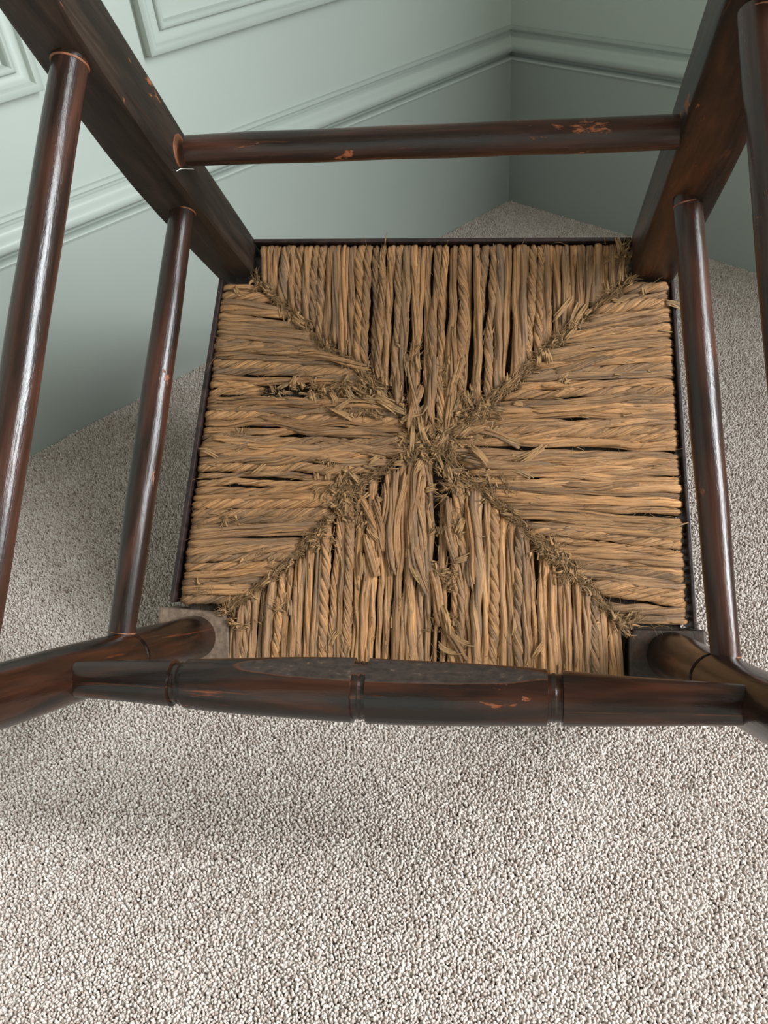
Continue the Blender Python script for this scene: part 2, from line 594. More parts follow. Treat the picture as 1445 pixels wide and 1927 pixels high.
def post(fi, ri, fo, sx, xi, mat):
    """square-section rear post, one piece from foot to the top of the back"""
    zs = [-0.392, -0.36, -0.30, -0.24, -0.18, -0.12, -0.06, -0.03, 0.0, 0.04, 0.08, 0.12, 0.16, 0.20, 0.24, 0.28, 0.31, 0.34, 0.37, 0.40, 0.425]
    rings = []
    r = 0.0028
    for z in zs:
        rec = 0.052 * (min(0, z) / -0.40) ** 1.5 if z < 0 else 0
        if z < 0:
            yfi, yri, yfo = fi[0][1] + rec, ri[0][1] + rec, fo[0][1] + rec
        else:
            yfi, yri, yfo = interp(fi, z), interp(ri, z), interp(fo, z)
        tap = 1.0 if z < 0.2 else 1 - 0.35 * (z - 0.2)
        if z < -0.2:
            tap = 1 - 0.9 * (-0.2 - z)
        yri = yfi + (yri - yfi) * tap
        yro = yfo + (yri - yfi)
        x0 = sx * (xi + 0.004 * max(0, z) / 0.2 * 0)
        x1 = sx * (xi + 0.0335 * tap)
        cs = [((x0, yfi), (1, 1)), ((x1, yfo), (-1, 1)), ((x1, yro), (-1, -1)), ((x0, yri), (1, -1))]
        if sx < 0:
            pass
        ring = []
        n = 4
        for i in range(4):
            p = Vector(cs[i][0])
            a = Vector(cs[i - 1][0])
            b = Vector(cs[(i + 1) % 4][0])
            da, db = (a - p).normalized(), (b - p).normalized()
            for u in (0.0, 0.5, 1.0):
                q = p + da * r * (1 - u) ** 2 + db * r * u ** 2
                ring.append((q.x, q.y, z))
        if sx < 0:
            ring = ring[::-1]
        rings.append(ring)
    V, F = loft(rings)
    o = mesh('rear_post', V, F, mat, chair)
    sharp(o, 50)
    return o


LP = post([(0, .3302), (.10, .3300), (.16, .3310), (.21, .3325), (.28, .3396), (.31, .3440), (.42, .364)],
          [(0, .3624), (.158, .3664), (.272, .3753), (.42, .395)],
          [(0, .3294), (.096, .3277), (.16, .3290), (.222, .3333), (.258, .3374), (.308, .3434), (.42, .3620)], -1, 0.1558, M_POST)
RP = post([(0, .3235), (.04, .3250), (.122, .3337), (.219, .3500), (.27, .3582), (.42, .384)],
          [(0, .3585), (.143, .3726), (.231, .3845), (.42, .414)],
          [(0, .3205), (.0956, .3223), (.18, .3278), (.27, .340), (.42, .366)], 1, 0.1560, M_POST_R)


def turned(name, a, b, prof, mat, n=28, parent=None, wob=0.00025, collar=None, flat=None, mats=None):
    """round turned piece from a to b; prof = [(fraction, radius)...]"""
    M, Ln = align_z(a, b)
    rings = []
    ph = rng.random(4) * 6.28
    for t, r in prof:
        ring = []
        for j in range(n):
            th = 2 * PI * j / n
            rr = r + wob * math.sin(2 * th + ph[0] + t * 5) + wob * 0.7 * math.sin(t * 23 + ph[1] + th)
            x, y = rr * math.cos(th), rr * math.sin(th)
            ring.append((x, y, t * Ln))
        rings.append(ring)
    V, F = loft(rings)
    midx = None
    if flat:
        nl = (M.to_3x3().inverted() @ Vector(flat[0])).normalized()
        lim, t0, t1 = flat[1:]
        cut = []
        VV = []
        for i, v in enumerate(V):
            v = Vector(v)
            d = v.x * nl.x + v.y * nl.y
            if t0 * Ln < v.z < t1 * Ln and d > lim:
                v = v - Vector((nl.x, nl.y, 0)) * (d - lim)
            ok = t0 * Ln < v.z < t1 * Ln
            cut.append(min(1.0, max(0.0, 0.5 + (d - lim) * 700)) if ok else 0.0)
            VV.append(tuple(v))
        V = VV
    o = mesh(name, V, F, mats or mat, parent or chair, midx=midx)
    if flat:
        at = o.data.attributes.new('worn', 'FLOAT', 'POINT')
        at.data.foreach_set('value', np.array(cut, dtype=np.float32))
    sharp(o, 40)
    o.matrix_local = M
    return o


def smooth_prof(pts, n=40, grooves=(), gw=0.012, gd=0.0025):
    """catmull-like resample of (t, r) points, with cut ring grooves"""
    ts = list(np.linspace(0, 1, n))
    for g in grooves:
        ts += [g - gw, g - gw * 0.9, g - gw * 0.55, g - gw * 0.25, g, g + gw * 0.25, g + gw * 0.55, g + gw * 0.9, g + gw]
    ts = sorted(t for t in set(ts) if 0 <= t <= 1)
    xs = [p[0] for p in pts]
    ys = [p[1] for p in pts]
    co = np.polyfit(xs, ys, min(len(pts) - 1, 5))
    out = []
    for t in ts:
        r = float(np.interp(t, xs, ys)) * 0.35 + float(np.polyval(co, t)) * 0.65
        for g in grooves:
            d = abs(t - g) / gw
            if d < 0.999:
                # a sunk ring with a rounded bead lying in it
                r -= gd * (0.65 if d > 0.5 else 0.55 + 0.25 * (d / 0.5)) if d > 0.12 else gd * 0.55
        out.append((t, r))
    return out


# front legs
def front_leg(a, b, top, sx):
    a, b = Vector(a), Vector(b)
    d = (b - a) / 0.205
    p0 = a - d * 0.0
    p1 = a + d * 0.40
    pr = [(0, 0.0183), (0.2, 0.0179), (0.5, 0.0172), (0.8, 0.0160), (1.0, 0.0145)]
    prof = smooth_prof(pr, 36, grooves=(0.305,), gw=0.0075, gd=0.0018)
    return turned('front_leg', p0 - d * 0.003, p1, prof, M_LEG)


LEGL = ((-0.1895, 0.0225, 0), (-0.196, 0.0130, 0.205))
LEGR = ((0.1900, 0.0265, 0), (0.1975, 0.0190, 0.205))
front_leg(*LEGL, 0, -1)
front_leg(*LEGR, 0, 1)

# front stretcher: swelling, with three ring grooves and a flat worn by feet
fa, fb = (-0.1930, 0.0137, 0.205), (0.1950, 0.0200, 0.205)
tt = lambda x: (x - fa[0]) / (fb[0] - fa[0])
fprof = smooth_prof([(0, .0095), (tt(-.179), .0103), (tt(-.12), .0133), (tt(-.06), .0165), (tt(-.016), .0181), (tt(.04), .0170), (tt(.088), .0149), (tt(.158), .0116), (1, .0100)],
                    90, grooves=(tt(-.1196), tt(-.0158), tt(.0880)), gw=0.0105, gd=0.0030)
turned('front_stretcher', fa, fb, fprof, M_STRETCH, n=72, flat=((0, 0.82, 0.57), 0.0152, 0.12, 0.78))

# rear stretcher
turned('rear_stretcher', (-0.150, 0.3505, 0.1645), (0.160, 0.3505, 0.1660), smooth_prof([(0, .0092), (.15, .0098), (.5, .0101), (.85, .0100), (1, .0095)], 24), M_RUNG)
# side rungs
RUNG = [(0, .0086), (.2, .0092), (.5, .0097), (.8, .0094), (1, .0088)]
turned('side_rung', (-0.1690, 0.345, 0.1195), (-0.1955, 0.020, 0.1240), smooth_prof(RUNG, 24), M_RUNG)
turned('side_rung', (-0.1685, 0.350, 0.2770), (-0.1975, 0.012, 0.2815), smooth_prof([(0, .0090), (.2, .0097), (.5, .0102), (.8, .0097), (1, .0090)], 24), M_RUNG)
turned('side_rung', (0.1715, 0.340, 0.1195), (0.1985, 0.020, 0.1220), smooth_prof(RUNG, 24), M_RUNG)
turned('side_rung', (0.1695, 0.350, 0.2730), (0.1985, 0.012, 0.2745), smooth_prof([(0, .0090), (.2, .0097), (.5, .0102), (.8, .0097), (1, .0090)], 24), M_RUNG)


def collar(c, ax, r, name='socket_ring'):
    """pale bare wood showing round a rung where it enters a post"""
    c, ax = Vector(c), Vector(ax).normalized()
    M, Ln = align_z(c, c + ax * 0.0009)
    rings = []
    for z, rr in ((0, r - 0.0001), (0.0004, r - 0.0002), (0.0008, r - 0.0006), (0.0008, r - 0.0014)):
        rings.append([(rr * math.cos(2 * PI * j / 28), rr * math.sin(2 * PI * j / 28), z) for j in range(28)])
    V, F = loft(rings)
    o = mesh(name, V, F, M_COLLAR, chair)
    o.matrix_local = M
    o['label'] = 'pale ring of bare wood round a rung'
    sharp(o, 40)


collar((-0.1700, 0.3305, 0.1198), (-0.08, -1, 0.014), 0.0096)
collar((-0.1698, 0.3380, 0.2770), (-0.08, -1, 0.014), 0.0101)
collar((-0.1560, 0.3505, 0.1645), (1, 0, 0), 0.0104)
collar((0.1725, 0.3258, 0.1196), (0.08, -1, 0), 0.0092)
collar((0.1705, 0.3475, 0.2730), (0.08, -1, 0), 0.0096)
collar((-0.1945, 0.0345, 0.1238), (0.08, 1, -0.01), 0.0094)
collar((0.1975, 0.0372, 0.1220), (-0.08, 1, -0.01), 0.0094)


def prism(name, pts, z0, z1, mat, parent, bev=0.001):
    n = len(pts)
    ar = sum(pts[i][0] * pts[(i + 1) % n][1] - pts[(i + 1) % n][0] * pts[i][1] for i in range(n))
    if ar < 0:
        pts = pts[::-1]
    V = [(x, y, z0) for x, y in pts] + [(x, y, z1) for x, y in pts]
    F = [tuple(range(n - 1, -1, -1)), tuple(range(n, 2 * n))] + [(i, (i + 1) % n, n + (i + 1) % n, n + i) for i in range(n)]
    o = mesh(name, V, F, mat, parent, smooth=False)
    if bev:
        bevel(o, bev)
    return o


# corner blocks that carry the front legs
o = prism('corner_block', [(-0.2210, 0.0463), (-0.1665, 0.0445), (-0.1600, 0.0360), (-0.1570, 0.0050), (-0.1580, -0.0040), (-0.2235, -0.0035)], -0.0375, 0.0, M_BLOCK, chair, 0.002)
o['label'] = 'dull brown unvarnished corner block'
prism('corner_block', [(0.1580, 0.0400), (0.1610, 0.0450), (0.2150, 0.0470), (0.2190, -0.0010), (0.1590, -0.0040)], -0.0375, 0.0, M_BLOCK2, chair, 0.002)

# thin nailed strips along the seat edges
def strip(a, b, t, z0, z1):
    a, b = Vector((*a, 0)), Vector((*b, 0))
    d = (b - a).normalized()
    nn = Vector((-d.y, d.x, 0)) * t
    pts = [(a.x, a.y), (b.x, b.y), (b.x + nn.x, b.y + nn.y), (a.x + nn.x, a.y + nn.y)]
    o = prism('seat_edge_strip', pts, z0, z1, M_TRIM, chair, 0.0007)
    return o


strip((-0.1840, 0.3262), (-0.2124, 0.0510), 0.0040, -0.036, 0.0005)
strip((0.2090, 0.0475), (0.1895, 0.3200), 0.0030, -0.036, 0.0005)
strip((0.1555, 0.3556), (-0.1550, 0.3600), 0.0032, -0.036, 0.0005)

# back rest slats, out of sight behind the seat
for zc in (-0.17, -0.30):
    rings = []
    yb = 0.3465 + 0.052 * (-zc / 0.4) ** 1.5
    for i in range(13):
        u = i / 12
        x = -0.160 + 0.320 * u
        yy = yb + 0.014 * math.sin(PI * u)
        h = 0.026 + 0.008 * math.sin(PI * u)
        rings.append([(x, yy - 0.005, zc - h), (x, yy + 0.005, zc - h), (x, yy + 0.005, zc + h), (x, yy - 0.005, zc + h)])
    V, F = loft(rings)
    o = mesh('back_slat', V, F, M_POST, chair)
    sharp(o, 40)
    bevel(o, 0.002)

# ------------------------------------------------------------------ the rush seat
# padding and hidden rails inside the weave: coloured near-black to paint the shade between cords
V, F = [], []
out = [(-0.160, 0.004), (0.155, 0.004), (0.158, 0.040), (0.1990, 0.042), (0.182, 0.318), (0.152, 0.320), (0.150, 0.350), (-0.150, 0.352), (-0.152, 0.326), (-0.1770, 0.324), (-0.1990, 0.042), (-0.163, 0.040)]
n = len(out)
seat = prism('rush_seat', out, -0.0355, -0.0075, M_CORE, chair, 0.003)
uvl = seat.data.uv_layers.new(name='UVMap')
for lp in seat.data.loops:
    co = seat.data.vertices[lp.vertex_index].co
    uvl.data[lp.index].uv = (co.x * 60, co.y * 10)
seat['label'] = 'woven rush seat seen from below, its centre torn and frayed'

SEAM_RL = [(-0.1545, 0.327), (-0.123, 0.297), (-0.0904, 0.268), (-0.0582, 0.2455), (-0.031, 0.2235), (-0.004, 0.188)]
SEAM_RR = [(0.157, 0.322), (0.115, 0.287), (0.088, 0.262), (0.0487, 0.2199), (0.028, 0.205), (0.004, 0.188)]
SEAM_FL = [(-0.166, 0.044), (-0.132, 0.070), (-0.105, 0.095), (-0.085, 0.118), (-0.060, 0.150), (-0.022, 0.178), (-0.004, 0.184)]
SEAM_FR = [(0.158, 0.0425), (0.128, 0.075), (0.1078, 0.094), (0.0615, 0.1346), (0.030, 0.162), (0.004, 0.183)]


def seam_y(seam, x):
    s = sorted(seam)
    return float(np.interp(x, [p[0] for p in s], [p[1] for p in s]))


def seam_x(sr, sf, y):
    """x of the seam at this y: rear half from sr, front half from sf"""
    s = sorted([(p[1], p[0]) for p in sr + sf])
    return float(np.interp(y, [p[0] for p in s], [p[1] for p in s]))


def tube(path, wid, hei, n, twist, lobes, lob_amp, phase, up=Vector((0, 0, 1)), utw=None):
    """twisted cord along path; returns verts, faces, per-loop uvs"""
    path = [Vector(p) for p in path]
    m = len(path)
    V, F, U = [], [], []
    s = 0
    ss = []
    for i in range(m):
        if i:
            s += (path[i] - path[i - 1]).length
        ss.append(s)
        t = (path[min(i + 1, m - 1)] - path[max(i - 1, 0)])
        t = t.normalized() if t.length > 1e-9 else Vector((1, 0, 0))
        side = t.cross(up)
        side = side.normalized() if side.length > 1e-6 else Vector((1, 0, 0))
        u2 = side.cross(t).normalized()
        w = wid[i] if hasattr(wid, '__len__') else wid
        h = hei[i] if hasattr(hei, '__len__') else hei
        tw = phase + twist * s
        for j in range(n):
            th = 2 * PI * j / n
            a = abs(math.cos(lobes * 0.5 * (th - tw)))
            rr = 1 - lob_amp + lob_amp * 1.35 * a ** 0.7
            p = path[i] + side * (math.cos(th) * w * rr) + u2 * (math.sin(th) * h * rr)
            V.append(tuple(p))
    for i in range(m - 1):
        for j in range(n):
            k = (j + 1) % n
            F.append((i * n + j, i * n + k, (i + 1) * n + k, (i + 1) * n + j))
            tw0, tw1 = twist * ss[i] / (2 * PI), twist * ss[i + 1] / (2 * PI)
            u0, u1 = j / n, (j + 1) / n
            U += [(u0 - tw0, ss[i] * 4), (u1 - tw0, ss[i] * 4), (u1 - tw1, ss[i + 1] * 4), (u0 - tw1, ss[i + 1] * 4)]
    F.append(tuple(range(n - 1, -1, -1)))
    U += [(0, 0)] * n
    F.append(tuple((m - 1) * n + j for j in range(n)))
    U += [(0, 0)] * n
    return V, F, U


def gap_noise(s, seed):
    return math.sin(s * 37 + seed) * 0.5 + math.sin(s * 81 + seed * 1.7) * 0.3 + math.sin(s * 160 + seed * 2.3) * 0.2


def cord(p_out, p_in, outdir, r, grey, disorder, drop=0.010, name='rush_cord', dz=0.0, wrap=True):
    """one rush cord: up round the hidden rail, across the underside, down into the seam"""
    p_out, p_in = Vector(p_out), Vector(p_in)
    Ln = (p_in - p_out).length
    d = (p_in - p_out).normalized()
    side = Vector((-d.y, d.x, 0))
    s1, s2, s3 = rng.random(3) * 20
    path, wid, hei = [], [], []
    R0 = 0.0075
    if wrap:
        for a in (-0.9, -0.55, -0.25):
            path.append(p_out + outdir * 0.0 + Vector((0, 0, R0 * 2.2 * a - 0.008)))
        for ang in (25, 50, 75):
            q = math.radians(ang)
            path.append(p_out - outdir * R0 * (1 - math.cos(q)) + Vector((0, 0, -0.008 + R0 * math.sin(q) * 0.8)))
    steps = max(6, int(Ln / 0.0034))
    bulge = 0.0022 * min(1, Ln / 0.08)
    lat = disorder * 0.0017
    for i in range(steps + 1):
        t = i / steps
        if wrap and t * Ln < R0 * 1.05:
            continue
        env = math.sin(PI * min(1, t * 1.02)) ** 0.6 if t < 0.98 else 0.2
        env2 = min(1, t * 4)
        s = t * Ln
        p = p_out.lerp(p_in, t)
        p = p + side * lat * env2 * gap_noise(s, s1)
        z = -0.0020 + bulge * math.sin(PI * min(1, t)) + 0.0007 * disorder * gap_noise(s * 1.3, s2) + dz * env2
        tail = max(0, (s - (Ln - 0.010)) / 0.010)
        z -= drop * tail ** 1.8
        path.append(p + Vector((0, 0, z)))
    k = len(path)
    acc = 0
    for i in range(k):
        if i:
            acc += (path[i] - path[i - 1]).length
        q = 1 + 0.13 * gap_noise(acc * 1.6, s3)
        wid.append(r * q)
        hei.append(r * 0.86 * (2 - q))
    V, F, U = bundle(path, wid, hei, r)
    return mesh(name, V, F, M_RUSH_GREY if grey else M_RUSH, seat, uvs=U)


def bundle(path, wid, hei, r, tight=None, fray=False):
    """a cord is a few flat reeds twisted loosely round each other"""
    if tight is None:
        tight = rng.random()
    turns = rng.uniform(110, 190) if tight < 0.3 else rng.uniform(5, 60)
    nfil = 4 if tight < 0.15 else 3 if 0.3 < tight < 0.62 else int(rng.integers(4, 8))
    if r < 0.0025:
        nfil = 3
    V, F, U = [], [], []
    m = len(path)
    acc = [0]
    for a, b in zip(path, path[1:]):
        acc.append(acc[-1] + (b - a).length)
    ph0 = rng.random() * 6.28
    for k in range(nfil):
        fw = rng.uniform(0.65, 1.3)
        rad = {3: 0.50, 4: 0.56, 5: 0.60, 6: 0.63, 7: 0.66}[nfil]
        size = {3: 0.66, 4: 0.55, 5: 0.49, 6: 0.44, 7: 0.40}[nfil] * fw
        ph = ph0 + 2 * PI * k / nfil + rng.normal(0, 0.15)
        sd = rng.random() * 20
        pp, ww, hh = [], [], []
        c0, c1 = (rng.uniform(0, 0.14), rng.uniform(0.84, 1.0)) if fray else (-1, 2)
        if fray:
            size *= 0.85
        for i in range(m):
            u = i / (m - 1)
            if u < c0 or u > c1:
                continue
            t = (path[min(i + 1, m - 1)] - path[max(i - 1, 0)]).normalized()
            side = t.cross(Vector((0, 0, 1)))
            side = side.normalized() if side.length > 1e-5 else t.cross(Vector((1, 0, 0))).normalized()
            up = side.cross(t)
            a = ph + turns * acc[i] + 0.35 * gap_noise(acc[i], sd)
            q = 1 + 0.10 * gap_noise(acc[i] * 1.7, sd + 3)
            pp.append(path[i] + side * math.cos(a) * wid[i] * rad * q + up * math.sin(a) * hei[i] * rad * q)
            g = 1 + 0.14 * gap_noise(acc[i] * 1.4, sd + 7)
            if fray:
                g *= min(1, 0.2 + 7 * min(u - c0, c1 - u))
            ww.append(wid[i] * size * 1.12 * g)
            hh.append(hei[i] * size * 0.90 * g)
        v, f, u = tube(pp, ww, hh, 7, turns * 0.5, 2, 0.12, ph)
        b0 = len(V)
        V += v
        F += [tuple(q + b0 for q in ff) for ff in f]
        off = rng.random() * 9
        U += [(a + off, b + off * 3) for a, b in u]
    return V, F, U


centre = Vector((0.0, 0.184, 0))


def dis(x, y):
    d = math.hypot(x - 0.0, y - 0.18)
    return 0.4 + 1.0 * math.exp(-(d / 0.075) ** 2)


# rear section (cords run front-back from the rear rail)
nr = 47
for i in range(nr):
    x = -0.1505 + 0.3035 * (i + 0.5) / nr + rng.normal(0, 0.0006)
    xin = x * 0.985 + rng.normal(0, 0.0012) * (1.8 if abs(x) < 0.05 else 1)
    ys = seam_y(SEAM_RL if x < 0 else SEAM_RR, xin) + rng.normal(0, 0.002)
    if abs(x) < 0.03:
        ys -= rng.uniform(0, 0.006)
    r = 0.0035 * rng.uniform(0.84, 1.18)
    if -0.0545 < x < -0.050 or 0.0245 < x < 0.029:
        r *= 0.55
    cord((x, 0.3545 - 0.0045 * (x + 0.15) / 0.3, 0), (xin, ys, 0), Vector((0, 1, 0)), r, rng.random() < (0.75 if abs(x) > 0.06 else 0.45), dis(xin, ys), dz=rng.normal(0, 0.0006))

# front section
nf = 49
for i in range(nf):
    x = -0.1635 + 0.3200 * (i + 0.5) / nf + rng.normal(0, 0.0006)
    xin = x * 0.97 + rng.normal(0, 0.0014) * (1.8 if abs(x) < 0.05 else 1)
    ys = seam_y(SEAM_FL if x < 0 else SEAM_FR, xin) + rng.normal(0, 0.002)
    if -0.06 < x < -0.02:
        ys = max(ys, 0.158 + rng.normal(0, 0.004))
    r = 0.0035 * rng.uniform(0.84, 1.18)
    if 0.009 < x < 0.019:
        r *= 0.5
        ys -= 0.03
    if -0.044 < x < -0.036 or 0.087 < x < 0.091:
        r *= 0.6
    cord((x, 0.0005, 0), (xin, ys, 0), Vector((0, -1, 0)), r, rng.random() < (0.7 if x > 0.05 else 0.28), dis(xin, ys), dz=rng.normal(0, 0.0007))

# left section
nl = 42
for i in range(nl):
    t = (i + 0.5) / nl
    y = 0.0505 + (0.3215 - 0.0505) * t + rng.normal(0, 0.0005)
    xo = -0.2030 + (-0.1808 + 0.2030) * t
    conv = 0.14 if y > 0.19 else 0.10
    yin = y + (0.187 - y) * conv * (1 - abs(2 * t - 1) ** 4) + rng.normal(0, 0.0012)
    xi = seam_x(SEAM_RL, SEAM_FL, yin) + rng.normal(0, 0.002)
    dd = dis(xi, yin) + (0.5 if 0.14 < y < 0.25 else 0)
    r = 0.0035 * rng.uniform(0.84, 1.18)
    dz = rng.normal(0, 0.0007)
    if 0.226 < y < 0.236:
        # torn-away cord: only its outer stub is left
        cord((xo, y, 0), (xo + 0.045, y, 0), Vector((-1, 0, 0)), r * 0.9, False, 1.5, 0.006, dz=-0.001)
        cord((-0.10, y, 0), (xi, yin, 0), Vector((-1, 0, 0)), r * 0.8, True, 1.5, 0.006, dz=-0.004, wrap=False)
        continue
    if 0.150 < y < 0.158:
        r *= 0.6
    cord((xo, y, 0), (xi, yin, 0), Vector((-1, 0, 0)), r, rng.random() < 0.3, dd, dz=dz)

# right section
for i in range(nl):
    t = (i + 0.5) / nl
    y = 0.0500 + (0.3180 - 0.0500) * t + rng.normal(0, 0.0005)
    xo = 0.2012 + (0.1848 - 0.2012) * t
    yin = y + (0.187 - y) * 0.11 * (1 - abs(2 * t - 1) ** 4) + rng.normal(0, 0.0012)
    xi = seam_x(SEAM_RR, SEAM_FR, yin) + rng.normal(0, 0.002)
    r = 0.0035 * rng.uniform(0.84, 1.18)
    cord((xo, y, 0), (xi, yin, 0), Vector((1, 0, 0)), r, rng.random() < 0.3, dis(xi, yin), dz=rng.normal(0, 0.0007))


# torn cords lying loose over the weave round the centre
LOOSE = [  # x, y, angle (degrees), length, radius
    (-0.035, 0.168, -95, 0.085, 0.0034), (-0.027, 0.172, -88, 0.100, 0.0036), (-0.018, 0.170, -92, 0.090, 0.0034), (-0.010, 0.176, -86, 0.105, 0.0032),
    (-0.004, 0.170, -97, 0.080, 0.0036), (-0.046, 0.150, -75, 0.060, 0.0036), (-0.058, 0.150, -62, 0.050, 0.0034), (-0.050, 0.118, -70, 0.045, 0.0038),
    (-0.012, 0.120, -79, 0.060, 0.0034), (0.004, 0.090, -72, 0.060, 0.0036), (0.010, 0.060, -68, 0.055, 0.0032), (0.016, 0.150, -84, 0.070, 0.0030),
    (0.030, 0.150, -80, 0.090, 0.0034), (0.040, 0.142, -94, 0.080, 0.0032), (-0.016, 0.262, -84, 0.062, 0.0034), (0.002, 0.268, -98, 0.070, 0.0034),
    (0.014, 0.300, -90, 0.120, 0.0030), (0.026, 0.262, -106, 0.046, 0.0034), (-0.006, 0.240, -100, 0.050, 0.0030), (-0.150, 0.208, -9, 0.125, 0.0036),
    (-0.100, 0.224, -12, 0.070, 0.0034), (-0.190, 0.190, -4, 0.090, 0.0034), (-0.080, 0.190, -14, 0.055, 0.0036), (-0.165, 0.170, 4, 0.090, 0.0034),
    (0.034, 0.200, -22, 0.045, 0.0032), (0.055, 0.186, 8, 0.070, 0.0034), (0.020, 0.178, -6, 0.090, 0.0036), (0.030, 0.168, 2, 0.095, 0.0036),
    (0.070, 0.216, 6, 0.080, 0.0032), (0.090, 0.160, -4, 0.085, 0.0032), (-0.120, 0.262, -12, 0.075, 0.0034), (0.090, 0.246, 14, 0.060, 0.0032),
]
for x, y, a, ln, r in LOOSE:
    a = math.radians(a)
    steps = int(ln / 0.0035)
    s1, s2, s3 = rng.random(3) * 20
    th = a
    p = Vector((x, y, 0.0008))
    path, wid, hei = [], [], []
    for i in range(steps + 1):
        t = i / steps
        path.append(p.copy())
        st = ln / steps
        th = a + 0.22 * gap_noise(t * ln * 1.2, s1)
        p = p + Vector((math.cos(th), math.sin(th), 0)) * st
        p.z = 0.0012 + 0.0016 * math.sin(PI * t) + 0.0006 * gap_noise(t * ln, s2) - 0.006 * max(0, abs(t - 0.5) * 2 - 0.85) / 0.15
        q = 1 + 0.15 * gap_noise(t * ln * 1.5, s3)
        e = 1 + 0.7 * max(0, 1 - 7 * min(t, 1 - t))
        wid.append(r * q * e)
        hei.append(r * 0.75 * (2 - q) * e)
    V, F, U = bundle(path, wid, hei, r, rng.uniform(0.65, 1.0), True)
    mesh('loose_rush_cord', V, F, M_RUSH_GREY if rng.random() < 0.3 else M_RUSH, seat, uvs=U)


# torn flat strips of rush, each lifted and curled
def shred(x, y, ang, ln, w, lift=0.004, curl=1.0, name='torn_rush_strip', z0=0.001, mat=None):
    m = max(7, int(ln / 0.0018))
    path = []
    p = Vector((x, y, z0))
    th = ang
    c1 = rng.normal(0, 22) * curl
    c2 = rng.normal(0, 900) * curl
    st = ln / m
    el = rng.uniform(0.2, 0.9) * lift / 0.004 * 0.5
    wid, hei = [], []
    for i in range(m + 1):
        t = i / m
        path.append(p.copy())
        p = p + Vector((math.cos(th), math.sin(th), math.cos(t * PI * 1.05) * el)) * st
        if p.z < 0.0005:
            p.z = 0.0005
        th += (c1 + c2 * (t - 0.5) * 0.02) * st
        taper = math.sin(PI * (0.12 + 0.83 * t)) ** 0.6
        wid.append(w * 0.5 * taper + 0.0002)
        hei.append(0.00035 + 0.05 * w)
    V, F, U = [], [], []
    nrib = max(2, int(round(w / 0.0014)))
    twr = rng.normal(0, 25)
    for k in range(nrib):
        c = (k - (nrib - 1) / 2) / nrib
        cut0, cut1 = rng.uniform(0, 0.16), rng.uniform(0.80, 1.0)
        spread = rng.normal(0, 0.5)
        pp, ww, hh = [], [], []
        for i in range(m + 1):
            t = i / m
            if t < cut0 or t > cut1:
                continue
            d = (path[min(i + 1, m)] - path[max(i - 1, 0)]).normalized()
            sd = d.cross(Vector((0, 0, 1))).normalized()
            up = sd.cross(d)
            a = twr * t * ln
            lat = c * w * (0.75 + 0.55 * t * t) + spread * w * 0.35 * t ** 3
            pp.append(path[i] + (sd * math.cos(a) + up * math.sin(a)) * lat + up * 0.0004 * math.sin(9 * t + k * 2.1))
            ww.append(w / nrib * 0.62 * math.sin(PI * (0.14 + 0.8 * (t - cut0) / (cut1 - cut0))) ** 0.5)
            hh.append(0.00032)
        if len(pp) < 3:
            continue
        v, f, u = tube(pp, ww, hh, 6, 0, 2, 0.05, 0)
        b0 = len(V)
        V += v
        F += [tuple(q + b0 for q in ff) for ff in f]
        off = rng.random() * 9
        U += [(a_ + off, b_ + off * 3) for a_, b_ in u]
    return mesh(name, V, F, mat or M_SHRED, seat, uvs=U)


